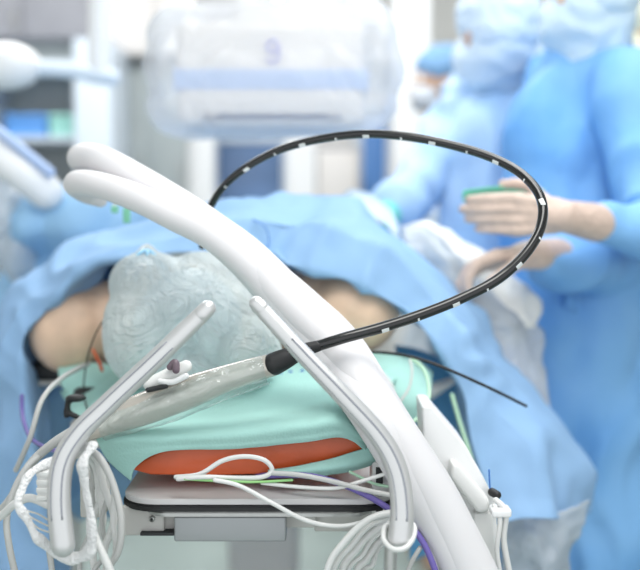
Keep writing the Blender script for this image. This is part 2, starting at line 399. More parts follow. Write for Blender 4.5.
def person(label, head, face, sh_l, sh_r, el_l, wr_l, el_r, wr_r, gown, cap, mask, capw=1.0, hand_l=None, hand_r=None, group=None, cut=(.08, .08), hood=True):
    """standing figure; head = head centre; arms by shoulder, elbow, wrist"""
    fd = Vector(face); fd.z = 0; fd.normalize(); sd = Vector((fd.y, -fd.x, 0))
    base = Vector(((sh_l.x+sh_r.x)/2, (sh_l.y+sh_r.y)/2, 0))
    root = thing('person', base, label, 'person', group)
    R = face_rot(fd); z = Vector((0, 0, 1)); mid = (sh_l+sh_r)/2; ax = (sh_r-sh_l).normalized()
    hips = Vector((mid.x, mid.y, .92))-fd*.02
    # body: one surface (head, face, neck, torso, arms, legs)
    pr = [('e', head+z*.02, (.078, .096, .100), R), ('e', head-z*.06+fd*.02, (.056, .068, .062), R), ('c', head-z*.05-fd*.015, .055, mid-z*.01, .062),
          ('c', head+fd*.092+z*.005, .009, head+fd*.112-z*.028, .014), ('e', head+fd*.082-z*.072, (.026, .012, .012), R),
          ('c', sh_l, .055, sh_r, .055), ('e', mid-z*.2, (.17, .11, .22), R), ('e', hips, (.16, .11, .14), R)]
    for sg in (-1, 1):
        pr += [('e', head+sd*.080*sg-z*.005, (.012, .02, .032), R)]
        kn = Vector((hips.x, hips.y, .5))+sd*.09*sg; an = Vector((hips.x, hips.y, .09))+sd*.09*sg
        pr += [('c', hips+sd*.08*sg, .085, kn, .056), ('c', kn, .055, an, .038), ('c', an-z*.03, .04, an-z*.045+fd*.14, .036)]
    for s_, e_, w_ in ((sh_l, el_l, wr_l), (sh_r, el_r, wr_r)):
        pr += [('c', s_, .052, e_, .04), ('c', e_, .039, w_, .027)]
    body = blob('body', pr, .009, M_skin, root, 5)
    for sg in (-1, 1):
        e0 = head+fd*.088+sd*.031*sg+z*.012
        eb = link('eye', tomesh(sphere_bm(e0, .0125)), M_eye, body); link('iris', tomesh(sphere_bm(e0+fd*.0085, .0065)), M_iris, eb)
    # gown: sleeves, torso, skirt to mid shin
    gp = [('c', sh_l-z*.015, .074, sh_r-z*.015, .074), ('c', mid+z*.0, .09, mid+z*.065, .082)]
    gp.append(('e', mid+z*-.16, (.205, .14, .2), R))
    for ox, oy, rr_ in ((-.13, 0, .11), (.13, 0, .11), (-.05, .06, .12), (.05, .06, .12), (-.05, -.06, .12), (.05, -.06, .12)):
        gp.append(('c', mid+sd*ox*.8+fd*oy*.6-z*.16, rr_*.85, mid+sd*ox*1.15+fd*oy-z*1.08, rr_*1.1))
    for s_, e_, w_, cu in ((sh_l, el_l, wr_l, cut[0]), (sh_r, el_r, wr_r, cut[1])):
        gp += [('c', s_-z*.01, .078, e_, .066), ('c', e_, .064, w_-(w_-e_)*cu, .042+.02*cu)]
    g = blob('gown', gp, .012, gown, root, 2, .026, 6, (1, 1, .6), seed=len(label))
    for q, r_ in ((mid-fd*.12-z*.5, 0),):
        sheet('tie', [[q+sd*.2+z*.03, q+sd*.1, q-sd*.1-z*.0, q-sd*.2+z*.03], [q+sd*.2, q+sd*.1-z*.03, q-sd*.1-z*.03, q-sd*.2]], gown, g, 4)
    # cap and mask hug the head
    blob('cap', [('e', head+z*.055-fd*.015, (.094*capw, .108*capw, .082*capw), R), ('e', head+z*.015-fd*.045, (.088*capw, .075*capw, .07), R)], .007, cap, root, 4, .004, 22, seed=2)
    if hood: blob('hood', [('c', head-z*.02-fd*.02, .088, mid+z*.03, .082), ('e', head-z*.05+fd*.02, (.088, .094, .08), R)], .01, cap, root, 4, .008, 12, seed=6)
    mk = blob('mask', [('e', head+fd*.055-z*.048, (.066, .058, .052), R), ('c', head+fd*.10-z*.02, .018, head+fd*.085-z*.085, .018)], .006, mask, root, 3, .002, 30)
    for sg in (-1, 1):
        tube('mask_tie', [head+fd*.07+sd*.05*sg-z*.03, head+sd*.085*sg-z*.015, head+sd*.08*sg-fd*.05+z*.01], .0025, mask, mk, seg=6, n=6)
    for (w_, e_, hp) in ((wr_l, el_l, hand_l), (wr_r, el_r, hand_r)):
        if not hp: hp = dict(d=(w_-e_), s=z, n_=Vector((0, 0, -1)).cross(w_-e_))
        d0 = Vector(hp['d']).normalized(); back = w_-(w_-e_).normalized()*.10
        prims = hand_prims(w_+d0*.01, d0, Vector(hp['s']), Vector(hp['n_']), hp.get('size', 1), hp.get('curl', (22, 30, 20)), spread=hp.get('spread', .05))
        prims += [('c', back, .037, w_, .030), ('c', w_, .030, w_+d0*.03, .027)]
        blob('glove', prims, .0034, M_glove, root, 2, .0009, 60)
    return root
def sphere_bm(c, r, sc=(1, 1, 1)):
    bm = bmesh.new(); bmesh.ops.create_uvsphere(bm, u_segments=16, v_segments=10, radius=r, matrix=Matrix.Translation(c) @ Matrix.Diagonal((*sc, 1))); return bm

pa = person('person in light blue gown and white hood leaning left over the patient, arm reaching down', P(494, 38, 2.85), (-.55, .85, 0),
       P(478, 94, 3.05), P(560, 96, 2.85), P(424, 176, 2.9), P(388, 214, 2.65), P(590, 220, 2.9), P(575, 262, 2.78), M_gown_light, M_capw, M_mask, 1.08)
person('person in blue gown holding both gloved hands out over the patient', P(588, 2, 2.5), (-.6, .8, 0),
       P(556, 82, 2.72), P(622, 84, 2.42), P(622, 262, 2.5), P(536, 254, 2.13), P(672, 238, 2.25), P(562, 216, 2.04), M_gown, M_cap, M_mask, 1.02,
       hand_l=dict(d=Vector((-1, -.25, -.12)), s=Vector((.1, -.9, .3)), n_=Vector((-.1, .1, -1)), curl=(18, 42, 34), size=1.05),
       hand_r=dict(d=Vector((-1, 0, .04)), s=Vector((0, -.1, 1)), n_=Vector((0, 1, -.1)), curl=(6, 8, 6), size=.97, spread=-.03), cut=(.08, .36))
person('person in pale blue gown standing at the right edge of the picture behind the others', P(652, 34, 3.1), (-1, .3, 0),
       P(640, 104, 3.25), P(676, 110, 2.9), P(660, 240, 3.2), P(620, 250, 3.1), P(690, 250, 2.8), P(640, 300, 2.7), M_gown_light, mat('cream_cap', (222, 218, 190), .8), M_mask, 1.1)
person('person in slate blue cap standing farthest away by the white pillar', P(441, 84, 3.9), (-.9, -.2, 0),
       P(480, 130, 4.0), P(440, 132, 3.8), P(480, 240, 4.0), P(450, 280, 3.9), P(425, 215, 3.7), P(418, 265, 3.75), M_frame, M_capd, mat('pale_mask', (196, 200, 206), .8), 1.0, hood=False)
tag(sheet('surgical_towel', [[(464, 190, 2.10), (490, 187, 2.08), (520, 187, 2.08), (545, 190, 2.10)], [(462, 196, 2.11), (490, 194, 2.12), (520, 194, 2.12), (545, 198, 2.12)], [(466, 206, 2.14), (490, 208, 2.14), (520, 210, 2.14), (545, 212, 2.14)]], mat('green_cloth', (130, 230, 190), .7), n=5, wrinkle=.003),
    'small bright green cloth held behind the upper gloved hand', 'cloth')
tube('cuff', [P(382, 218, 2.60), P(388, 214, 2.65), P(396, 208, 2.68)], [.034, .037, .038], mat('mint_cuff', (120, 214, 200), .7), pa, seg=18)

# ------------------------------------------------------------ operating table
t = thing('operating_table', (-.12, 1.9, 0), 'grey operating table with black-edged head plate under the orange pad', 'operating table')
def rounded_plate(name, x0, x1, y0, y1, z0, z1, r, m, parent, bev=.003):
    bm = bmesh.new(); pts = []
    for cx, cy, a0 in ((x0+r, y0+r, 180), (x1-r, y0+r, 270), (x1-r, y1-r, 0), (x0+r, y1-r, 90)):
        for k in range(9):
            a = math.radians(a0+90*k/8); pts.append(bm.verts.new((cx+r*math.cos(a), cy+r*math.sin(a), z0)))
    f = bm.faces.new(pts); g = bmesh.ops.extrude_face_region(bm, geom=[f])
    bmesh.ops.translate(bm, vec=(0, 0, z1-z0), verts=[v for v in g['geom'] if isinstance(v, bmesh.types.BMVert)])
    if bev: bmesh.ops.bevel(bm, geom=[e for e in bm.edges if abs(e.verts[0].co.z-e.verts[1].co.z) < 1e-6], offset=bev, segments=2, affect='EDGES')
    o = link(name, tomesh(bm), m, parent); autosm(o); return o
xL = P(119, 500, 1.42).x; xR = P(396, 495, 1.42).x
zt = P(250, 502, 1.42).z
rounded_plate('head_plate', xL, xR, 1.42, 1.80, zt-.004, zt+.004, .05, M_tabtop, t, .001)
rounded_plate('edge_strip', xL-.002, xR+.002, 1.417, 1.80, zt-.013, zt-.0045, .052, M_rubber, t, .002)
rounded_plate('under_tray', xL+.03, xR-.03, 1.425, 1.75, zt-.022, zt-.0135, .03, M_steel, t)
br = pxbox('bracket', 122, 164, 506, 536, 1.44, .1, M_tabgrey, t, .003)
for cx, cy in ((152, 519),):
    c = P(cx, cy, 1.437)
    bm = bmesh.new(); bmesh.ops.create_cone(bm, cap_ends=True, segments=20, radius1=.0042, radius2=.0036, depth=.004, matrix=Matrix.Translation(c) @ Matrix.Rotation(math.pi/2, 4, 'X'))
    s_ = link('screw', tomesh(bm), M_steel, br)
    bm = bmesh.new(); bmesh.ops.create_cone(bm, cap_ends=True, segments=6, radius1=.002, radius2=.002, depth=.0015, matrix=Matrix.Translation(c-Vector((0, .0022, 0))) @ Matrix.Rotation(math.pi/2, 4, 'X'))
    link('socket', tomesh(bm), M_dark, s_)
pxbox('bracket_flange', 160, 180, 508, 534, 1.45, .06, M_tabgrey, t, .003)
pxbox('rail_slot', 140, 174, 533, 536, 1.43, .05, M_dark, t, .001)
pxbox('gearbox', 174, 286, 517, 542, 1.43, .2, mat('satin_grey', (160, 163, 165), .4, metal=.3), t, .003)
pxbox('gearbox_lid', 176, 288, 512, 517, 1.43, .2, M_dark, t, .001)
pxbox('rear_housing', 284, 316, 512, 528, 1.46, .15, M_tabgrey, t, .002)
pxbox('side_housing', 314, 392, 490, 532, 1.47, .12, M_tabgrey, t, .003)
pxbox('connector_panel', 372, 402, 462, 520, 1.46, .08, M_whitep, t, .002)
for x0, y0 in ((376, 468), (376, 496), (390, 480)):
    pxbox('socket', x0, x0+7, y0, y0+16, 1.455, .01, M_dark, t, .0005)
c = P(300, 0, 1.9).x
box('table_section', -.42, .10, 1.82, 3.3, zt-.02, zt+.03, M_tabgrey, t, .01)
box('column', -.26, -.06, 3.0, 3.25, .12, zt-.02, M_whitep, t, .03)
box('base', -.42, .12, 2.2, 3.3, 0, .12, M_tabgrey, t, .03)
box('mattress', -.42, .10, 1.84, 3.3, zt+.031, zt+.08, M_rubber, t, .012)
# orange gel pad with tapered nose
pf, pb = 1.47, 1.78
tag(prism('gel_pad', [P(128, 469, pf), P(150, 456, pf), P(166, 449, pf), P(345, 434, pf), P(358, 440, pf), P(366, 448, pf), P(340, 462, pf), P(270, 474, pf), P(205, 476, pf), P(150, 475, pf)], .3, M_orange, None, .0035),
    'orange gel pad under the mint towel on the head plate', 'pad')
# mint towel over the pad
tw = tag(sheet('surgical_towel', [
    [(60, 392, 1.92), (110, 374, 1.92), (160, 372, 1.92), (240, 368, 1.92), (310, 360, 1.92), (360, 360, 1.92), (400, 375, 1.9)],
    [(78, 420, 1.70), (120, 402, 1.70), (170, 394, 1.70), (240, 386, 1.70), (300, 380, 1.70), (350, 378, 1.70), (378, 402, 1.68)],
    [(93, 430, 1.52), (125, 422, 1.54), (170, 418, 1.56), (240, 411, 1.56), (300, 404, 1.56), (340, 400, 1.56), (368, 424, 1.55)],
    [(95, 436, 1.47), (118, 434, 1.455), (170, 433, 1.452), (240, 429, 1.452), (305, 421, 1.452), (340, 417, 1.455), (366, 438, 1.475)],
    [(108, 460, 1.46), (125, 452, 1.45), (170, 446, 1.447), (240, 443, 1.447), (305, 436, 1.447), (342, 432, 1.449), (366, 446, 1.465)],
    [(131, 481, 1.455), (137, 466, 1.452), (166, 451, 1.449), (240, 448, 1.45), (308, 441, 1.45), (343, 437, 1.452), (367, 452, 1.46)]],
    M_teal, n=8, wrinkle=.0012, wscale=18, thick=.002), 'large mint green towel spread over the orange pad', 'towel')
for k_, (x0, y0) in enumerate(((278, 374), (283, 377), (288, 373), (300, 372), (306, 375), (312, 371))):
    tube('printed_mark', [(x0, y0, 1.78-.001*k_), (x0+3, y0-2, 1.78), (x0+4, y0+3, 1.76)], .0016, M_print, tw, n=3, seg=6)
tag(sheet('surgical_towel', [
    [(268, 471, 1.462), (300, 466, 1.462), (335, 458, 1.462), (368, 448, 1.463), (372, 452, 1.48)],
    [(268, 473, 1.455), (300, 472, 1.452), (340, 467, 1.452), (372, 458, 1.455), (376, 458, 1.48)],
    [(268, 475, 1.462), (300, 477, 1.462), (340, 473, 1.462), (366, 466, 1.464), (374, 462, 1.48)]], M_teal, n=6, wrinkle=.001, thick=.002),
    'folded mint green towel edge peeking out under the orange pad at right', 'towel')
tag(sheet('armboard_cover', [
    [(370, 352, 1.96), (395, 354, 1.96), (418, 362, 1.96), (432, 372, 1.96)],
    [(366, 372, 1.90), (390, 372, 1.88), (415, 380, 1.88), (431, 388, 1.9)],
    [(372, 395, 1.86), (392, 398, 1.84), (412, 402, 1.84), (428, 398, 1.86)],
    [(385, 420, 1.85), (398, 424, 1.84), (412, 420, 1.84), (424, 408, 1.86)]], M_teal, n=6, wrinkle=.003, wscale=25), 'mint green cover hanging below the bare right shoulder', 'cloth')
tag(sheet('armboard_cover', [
    [(58, 366, 1.97), (75, 364, 1.97), (95, 363, 1.97), (125, 366, 1.97)],
    [(60, 380, 1.90), (78, 378, 1.88), (98, 378, 1.88), (125, 380, 1.9)],
    [(72, 405, 1.86), (84, 404, 1.84), (100, 404, 1.84), (125, 404, 1.86)],
    [(85, 430, 1.85), (92, 428, 1.84), (104, 428, 1.84), (125, 428, 1.86)]], M_teal, n=6, wrinkle=.003, wscale=25, seed=4), 'mint green cover hanging below the shadowed left shoulder', 'cloth')

# ------------------------------------------------------------ patient
root = thing('person', (-.19, 2.4, zt+.08), 'patient lying on the table under the blue drape with bare shoulders showing', 'person')
z = Vector((0, 0, 1)); sL = P(74, 328, 2.0); sR = P(350, 318, 2.0); hd = Vector((-.215, 1.84, 1.085))
mid = (sL+sR)/2
R = Matrix.Rotation(0, 4, 'X')
pp = [('e', hd, (.078, .108, .098), 0), ('e', hd+Vector((0, .075, .02)), (.055, .06, .06), 0), ('c', hd+Vector((0, .07, -.01)), .055, mid+Vector((0, .05, 0)), .07),
      ('e', hd+Vector((0, .02, .1)), (.014, .02, .02), 0), ('e', hd+Vector((0, .055, .088)), (.024, .012, .012), 0),
      ('c', sL+Vector((.03, .05, 0)), .085, sR+Vector((-.03, .05, 0)), .085), ('e', mid+Vector((0, .3, 0)), (.2, .3, .12), 0), ('e', mid+Vector((0, .75, -.01)), (.18, .3, .11), 0),
      ('e', sL+Vector((-.010, .0, -.004)), (.074, .07, .080), 0), ('e', sR+Vector((.005, .01, .008)), (.088, .08, .076), 0),
      ('c', sL+Vector((0, .05, 0)), .058, sL+Vector((-.02, .36, -.05)), .045), ('c', sL+Vector((-.02, .36, -.05)), .044, sL+Vector((.0, .62, -.07)), .03),
      ('c', sR+Vector((0, .05, 0)), .06, sR+Vector((.02, .36, -.05)), .045), ('c', sR+Vector((.02, .36, -.05)), .044, sR+Vector((.0, .62, -.07)), .03)]
for sg in (-1, 1): pp += [('c', mid+Vector((.09*sg, .9, -.02)), .085, mid+Vector((.1*sg, 1.35, -.03)), .058), ('e', hd+Vector((.08*sg, .01, -.01)), (.012, .03, .02), 0)]
pb_ = blob('body', pp, .008, M_skin_pat, root, 6)
for sg in (-1, 1): link('eyelid', tomesh(sphere_bm(hd+Vector((.031*sg, -.012, .086)), .0135)), M_skin_pat, pb_)
blob('cap', [('e', hd+Vector((0, -.045, .01)), (.088, .085, .1), 0)], .007, M_cap, root, 4, .004, 22)
blob('hair', [('e', sL+Vector((-.02, .14, -.03)), (.05, .05, .06), 0)], .01, M_hair_shade, root, 2)  # dark lump behind the shoulder, also blackens the shade under the drape
tube('oxygen_line', [(93, 350, 1.9), (99, 362, 1.86), (102, 370, 1.84)], .003, M_orange, root, n=4, seg=6)

t = thing('shade_slab', P(60, 372, 2.0), 'added dark slab standing in for shade under the left shoulder', 'shade slab')
a = P(30, 378, 2.02); b = P(96, 362, 2.02); box('pad', a.x, b.x, 1.99, 2.6, a.z, b.z, M_rubber, t, .01); box('board', a.x, b.x-.02, 2.0, 2.6, a.z-.012, a.z-.001, M_tabgrey, t, .003)  # made-up black slab, stands in for the dark shade beneath the drape
# clear bag over the head
bg = thing('plastic_bag', P(190, 400, 1.7), 'big wrinkled clear plastic bag puffed over the head, tied at top', 'plastic bag')
c = lambda x, y, d: P(x, y, d)
blob('bag_body', [('e', c(178, 318, 1.785), (.105, .13, .085), 0), ('e', c(150, 330, 1.765), (.074, .12, .097), 0), ('e', c(222, 322, 1.785), (.075, .12, .095), 0),
    ('e', c(150, 285, 1.785), (.065, .09, .055), 0), ('e', c(205, 285, 1.805), (.075, .09, .055), 0), ('c', c(150, 270, 1.775), .045, c(147, 252, 1.775), .014),
    ('e', c(190, 362, 1.765), (.12, .1, .04), 0), ('e', c(250, 350, 1.7), (.05, .1, .05), 0)], .0045, M_filmblue, bg, 6, .0022, 11, (1, 1, 1), seed=5)
bm = bmesh.new()
for k in range(9):
    a = math.radians(40*k); r0 = .004
    p0 = c(147, 250, 1.770); p1 = p0+Vector((math.cos(a)*.02, -.012+math.sin(a)*.01, -.015-.01*math.sin(a))); p2 = p1+Vector((math.cos(a)*.02, -.004, -.025))
    sweep_bm(catmull([p0, p1, p2], 5), [.003, .0032, .0034, .0034, .0032, .003, .0028, .0026, .0022, .0018, .001], 8, bm=bm)
link('gathered_folds', tomesh(bm), mat('blue_film', (150, 205, 235), .3), bg)

# ------------------------------------------------------------ the big drape
cols = [((55, 640), (10, 640), (-50, 640)), ((50, 540), (5, 540), (-45, 520)), ((33, 450), (0, 440), (-35, 420)), ((24, 385), (0, 372), (-22, 350)),
        ((24, 338), (8, 322), (-2, 308)), ((48, 308), (40, 292), (28, 274)), ((88, 266), (80, 258), (68, 245)), ((128, 258), (122, 248), (114, 232)),
        ((188, 252), (182, 238), (170, 215)), ((240, 256), (236, 222), (226, 199)), ((300, 270), (306, 220), (300, 197)), ((352, 283), (352, 236), (346, 198)),
        ((402, 312), (396, 254), (392, 234)), ((436, 345), (434, 300), (430, 264)), ((462, 392), (468, 340), (482, 314)), ((470, 440), (494, 400), (528, 386)),
        ((482, 480), (530, 440), (570, 432)), ((497, 508), (545, 492), (592, 470)), ((506, 521), (550, 520), (590, 514))]
U, H, Mi, Rr, B1, B2 = [], [], [], [], [], []
for k, (h, m_, r_) in enumerate(cols):
    dk = -.10*max(0, (k-13))/5
    hp = P(h[0], h[1], 1.93+dk); H.append(hp); Mi.append(P(m_[0], m_[1], 1.955+dk)); rp = P(r_[0], r_[1], 2.10+dk*.5); Rr.append(rp)
    sx = (.15 if k < 5 else .9) if k < 8 else (-.15 if k > 12 else 0)
    U.append(hp+Vector((.045*sx, .10, .012 if 3 < k < 15 else 0)))
    B1.append(rp+Vector((0, .35, -.03 if 3 < k < 15 else 0))); B2.append(rp+Vector((0, 1.1, -.08 if 3 < k < 15 else 0)))
tag(sheet('surgical_drape', [U, H, Mi, Rr, B1, B2], M_drape, n=12, wrinkle=.012, wscale=5, thick=.0012, seed=1, crease=1.0, sharp=True), 'large blue surgical drape arched over the patient and falling at both sides', 'drape')
# folded second layer along the hem on the right, and inner sheet
tag(sheet('inner_drape', [
    [(395, 345, 2.08), (425, 352, 2.08), (455, 372, 2.06), (475, 400, 2.04), (500, 430, 2.04)],
    [(400, 395, 2.1), (430, 402, 2.08), (458, 415, 2.06), (480, 440, 2.04), (505, 470, 2.04)],
    [(405, 460, 2.1), (435, 465, 2.08), (462, 470, 2.06), (485, 480, 2.04), (510, 500, 2.04)],
    [(410, 560, 2.1), (440, 550, 2.08), (465, 530, 2.06), (490, 515, 2.04), (512, 515, 2.04)]], mat('mid_blue_drape', (110, 180, 226), .6, transl=.3), n=6, wrinkle=.006, wscale=16),
    'deeper blue sheet hanging inside the drape at the right of the table', 'drape')
tag(sheet('white_sheet', [[(430, 384, 2.0), (448, 378, 2.0), (468, 370, 2.0)], [(430, 392, 1.98), (448, 386, 1.98), (468, 374, 1.98)], [(431, 400, 2.0), (446, 390, 2.0), (462, 378, 2.0)]], M_white, n=5, wrinkle=.001),
    'narrow white sheet edge under the drape right of the mint cover', 'sheet')
tag(sheet('plastic_sheet', [
    [(498, 505, 1.9), (530, 512, 1.88), (560, 512, 1.88), (592, 500, 1.92)],
    [(500, 535, 1.9), (530, 540, 1.86), (560, 540, 1.87), (585, 530, 1.92)],
    [(500, 570, 1.9), (528, 572, 1.88), (552, 572, 1.86), (572, 560, 1.92)],
    [(498, 620, 1.92), (520, 620, 1.9), (545, 620, 1.9), (560, 620, 1.94)]], M_filmwhite, n=6, wrinkle=.008, wscale=18, thick=.0005, fold=.6),
    'clear plastic sheet hanging below the hem of the blue drape', 'plastic sheet')
tag(sheet('plastic_sheet', [
    [(400, 226, 2.26), (430, 222, 2.26), (465, 250, 2.25), (505, 290, 2.22), (545, 330, 2.2)],
    [(405, 250, 2.2), (440, 250, 2.18), (475, 282, 2.16), (515, 320, 2.14), (548, 380, 2.14)],
    [(410, 280, 2.2), (445, 285, 2.16), (485, 330, 2.13), (530, 390, 2.10), (562, 440, 2.1)],
    [(425, 320, 2.2), (455, 330, 2.16), (500, 390, 2.1), (545, 440, 2.06), (575, 460, 2.08)]], M_filmwhite, n=6, wrinkle=.01, wscale=10, thick=.0005, fold=.6),
    'milky plastic sheet lying over the drape below the gloved hands', 'plastic sheet')
tag(blob('covered_bolster', [('c', P(425, 245, 2.3), .05, P(470, 275, 2.26), .055), ('c', P(470, 275, 2.26), .055, P(518, 308, 2.24), .045), ('e', P(505, 318, 2.22), (.06, .05, .06), 0)], .008, M_whitep, None, 4, .006, 16),
    'white covered bolster under the gloved hands beside the drape', 'bolster')
tag(sheet('tubing_cover', [
    [(330, 205, 2.5), (350, 190, 2.5), (372, 196, 2.5), (392, 212, 2.5)],
    [(332, 212, 2.42), (350, 200, 2.42), (374, 206, 2.42), (396, 222, 2.42)], [(334, 225, 2.36), (352, 214, 2.36), (376, 220, 2.36), (400, 240, 2.36)]], M_capw, n=6, wrinkle=.006),
    'crumpled pale cover on top of the drape below the detector', 'cover')
# drape-covered stand, back left
st = thing('draped_stand', Vector((P(70, 0, 2.7).x, 2.7, 0)), 'instrument stand under light blue cloth behind the drape at left', 'stand')
blob('cloth', [('e', P(92, 226, 2.7), (.13, .2, .1), 0), ('e', P(48, 222, 2.7), (.08, .18, .09), 0), ('e', P(125, 232, 2.65), (.1, .12, .07), 0), ('c', P(60, 230, 2.72), .1, P(40, 320, 2.72), .12),
    ('c', P(40, 320, 2.72), .12, P(40, 460, 2.72), .14), ('c', P(100, 240, 2.75), .1, P(95, 460, 2.75), .14)], .012, M_drape2, st, 4, .014, 6)
box('pole', P(60, 0, 2.7).x-.02, P(60, 0, 2.7).x+.02, 2.72, 2.76, 0.05, .8, M_steel, st); box('foot', P(60, 0, 2.7).x-.2, P(60, 0, 2.7).x+.2, 2.6, 2.85, 0, .05, M_steel, st, .01)
tag(blob('clear_pouch', [('e', P(18, 232, 2.6), (.04, .06, .12), 0), ('e', P(2, 215, 2.6), (.06, .06, .12), 0)], .008, M_filmwhite, None, 4, .008, 16), 'milky plastic pouch at the far left edge beside the blue cloth', 'pouch')
for (x0, x1, y0, y1, lb) in ((111, 118, 206, 213, 'small square green tag beneath the upper hose'), (123, 130, 208, 223, 'taller green tag right of the square one beneath the hose')):
    tg = thing('tag', P(x0, y1, 1.9), lb, 'tag'); pxbox('label_plate', x0, x1, y0, y1, 1.9, .004, M_tab_green, tg, .001); pxbox('clip', x0+2, x1-2, y0-5, y0, 1.901, .003, M_whitep, tg, .0005)

# ------------------------------------------------------------ white sleeved hoses
A_ = [(104, 172, 1.82), (90, 164, 1.80), (80, 158, 1.76), (92, 157, 1.73), (111, 164, 1.70), (143, 182, 1.67), (175, 201, 1.65), (204, 220, 1.63), (240, 247, 1.61), (272, 276, 1.59), (308, 308, 1.565), (346, 347, 1.54), (390, 420, 1.475), (417, 462, 1.455), (443, 505, 1.445), (479, 580, 1.435), (506, 650, 1.43)]
B_ = [(100, 200, 1.775), (86, 192, 1.76), (76, 184, 1.715), (88, 183, 1.68), (110, 188, 1.65), (142, 200, 1.62), (176, 217, 1.60), (210, 234, 1.58), (246, 262, 1.56), (281, 301, 1.54), (332, 364, 1.49), (370, 416, 1.42), (402, 467, 1.405), (432, 518, 1.40), (462, 572, 1.395), (495, 640, 1.39)]
tag(tube('breathing_hose', A_, [.014, .019, .021, .0215, .022, .0225, .0225, .0225, .023, .0235, .0245, .026, .0265, .0268, .027, .0275, .028], M_hose, seg=28, up=(0, -1, 0)),
    'upper of the two thick white sleeved hoses arching over the patient', 'hose', 'thick white hoses')
tag(tube('breathing_hose', B_, [.012, .018, .0195, .020, .020, .021, .0215, .022, .023, .024, .0255, .025, .0252, .0255, .026, .0265], M_hose, seg=28, up=(0, -1, 0)),
    'lower of the two thick white sleeved hoses, in front of the plastic bag', 'hose', 'thick white hoses')

mids = [P(*a).lerp(P(*b), .5) for a, b in zip([A_[6], A_[7], A_[8], A_[9], A_[10], A_[11], A_[12], A_[13], A_[14], A_[15], A_[16]], [B_[6], B_[7], B_[8], B_[9], (306, 331, 1.515), (340, 375, 1.475), B_[11], B_[12], B_[13], B_[14], B_[15]])]
tag(tube('hose_sleeve', mids, [.022, .0265, .030, .0325, .034, .0345, .035, .036, .036, .0365, .037], M_hose, seg=32, flat=1.36, up=(0, -1, 0)),
    'smooth white sleeve wrapped round both thick hoses below their arch', 'sleeve')
# ------------------------------------------------------------ white side unit at the right
t = thing('table_side_unit', P(460, 570, 1.5), 'angular white side unit right of the thick hoses', 'equipment')
prism('housing', [P(x, y, 1.53) for x, y in ((422, 406), (432, 406), (466, 446), (484, 478), (496, 502), (502, 600), (440, 600), (424, 455))], .10, M_white, t, .004)
prism('grip', [P(x, y, 1.50) for x, y in ((452, 462), (460, 466), (490, 500), (490, 512), (478, 514), (450, 478))], .05, M_whitep, t, .006)
prism('lower_cover', [P(x, y, 1.51) for x, y in ((474, 514), (492, 512), (500, 600), (472, 600))], .05, M_whitep, t, .003)
kb = tube('knob', [(492, 492, 1.52), (497, 495, 1.515)], .006, M_rubber, t); tube('stem', [(489, 470, 1.52), (490, 490, 1.52)], .0012, M_print, kb, seg=6)
tag(tube('tubing', [(496, 500, 1.49), (506, 512, 1.48), (504, 540, 1.48), (510, 575, 1.48), (516, 610, 1.48)], .004, M_cable), 'white tube dropping down right of the side unit, outermost', 'tube')
tag(tube('tubing', [(494, 506, 1.485), (500, 520, 1.475), (497, 550, 1.475), (501, 580, 1.475), (503, 610, 1.475)], .0035, M_cable), 'thin white tube close against the side unit', 'tube')
pxbox('hose_clip', 492, 512, 510, 518, 1.47, .03, M_white, t, .003)

# ------------------------------------------------------------ bent handlebars
def bar(label, ctrl, r):
    c0 = P(*ctrl[0]); rt = thing('grab_bar', P(*ctrl[-1]), label, 'grab bar', 'bent aluminium bars')
    tube('bar', ctrl, r, M_alu, rt, seg=24, flat=.8, n=10)
    pts = catmull([P(*q) for q in ctrl], 10); rr = smooth1(r, 10)
    n0 = 8; m_ = len(pts)-6
    pts, rr = pts[n0:m_], rr[n0:m_]
    T = [(pts[min(i+1, len(pts)-1)]-pts[max(i-1, 0)]).normalized() for i in range(len(pts))]
    return rt, pts, rr, T
def strip(name, pts, rr, T, off, wd, m_, parent):
    bm = bmesh.new(); q = []
    for p, r_, t_ in zip(pts, rr, T):
        u = (Vector((0, -1, 0))-t_*Vector((0, -1, 0)).dot(t_)).normalized(); v = t_.cross(u)
        a = math.asin(off)
        q.append(p+u*(r_*.8*math.cos(a)+.0000)+v*(r_*math.sin(a)))
    return link(name, tomesh(sweep_bm(q, wd, 8, .35, up=(0, -1, 0))), m_, parent)
rt, pts, rr, T = bar('left bent aluminium grab bar with white gauze loop at its foot', [(206, 310, 1.385), (160, 355, 1.37), (110, 402, 1.355), (80, 432, 1.34), (63, 462, 1.33), (59, 500, 1.32), (63, 545, 1.31)], [.0110, .0122, .0130, .0136, .0142, .0146, .0150])
strip('groove', pts, rr, T, -.35, .0014, M_groove, rt); strip('groove', pts, rr, T, .5, .001, M_groove, rt)
tube('end_cap', [(202, 314, 1.382), (207.5, 308.5, 1.385)], .0108, M_alu, rt, seg=20, flat=.85)
rt, pts, rr, T = bar('right bent aluminium grab bar crossing in front of the white hoses', [(258, 305, 1.38), (300, 351, 1.365), (345, 398, 1.35), (379, 436, 1.34), (396, 468, 1.33), (402, 505, 1.32), (400, 540, 1.31)], [.0100, .0112, .0122, .0130, .0138, .0144, .0148])
strip('groove', pts, rr, T, -.35, .0014, M_groove, rt); strip('groove', pts, rr, T, .5, .001, M_groove, rt)
tube('end_cap', [(262, 309, 1.378), (256.5, 303.5, 1.38)], .0096, M_alu, rt, seg=20, flat=.85)
tube('post', [(392, 530, 1.335), (390, 570, 1.335), (388, 660, 1.335)], .008, M_steel, rt); 
for y0 in ():
    pass
tag(tube('cable_tie', [(384, 528, 1.33), (384, 540, 1.31), (393, 549, 1.29), (405, 548, 1.29), (413, 538, 1.31), (414, 526, 1.33), (404, 520, 1.35), (392, 521, 1.35), (384, 528, 1.33)], .0032, M_cable, n=8),
    'round white cable loop hooked under the foot of the right bar', 'tie')

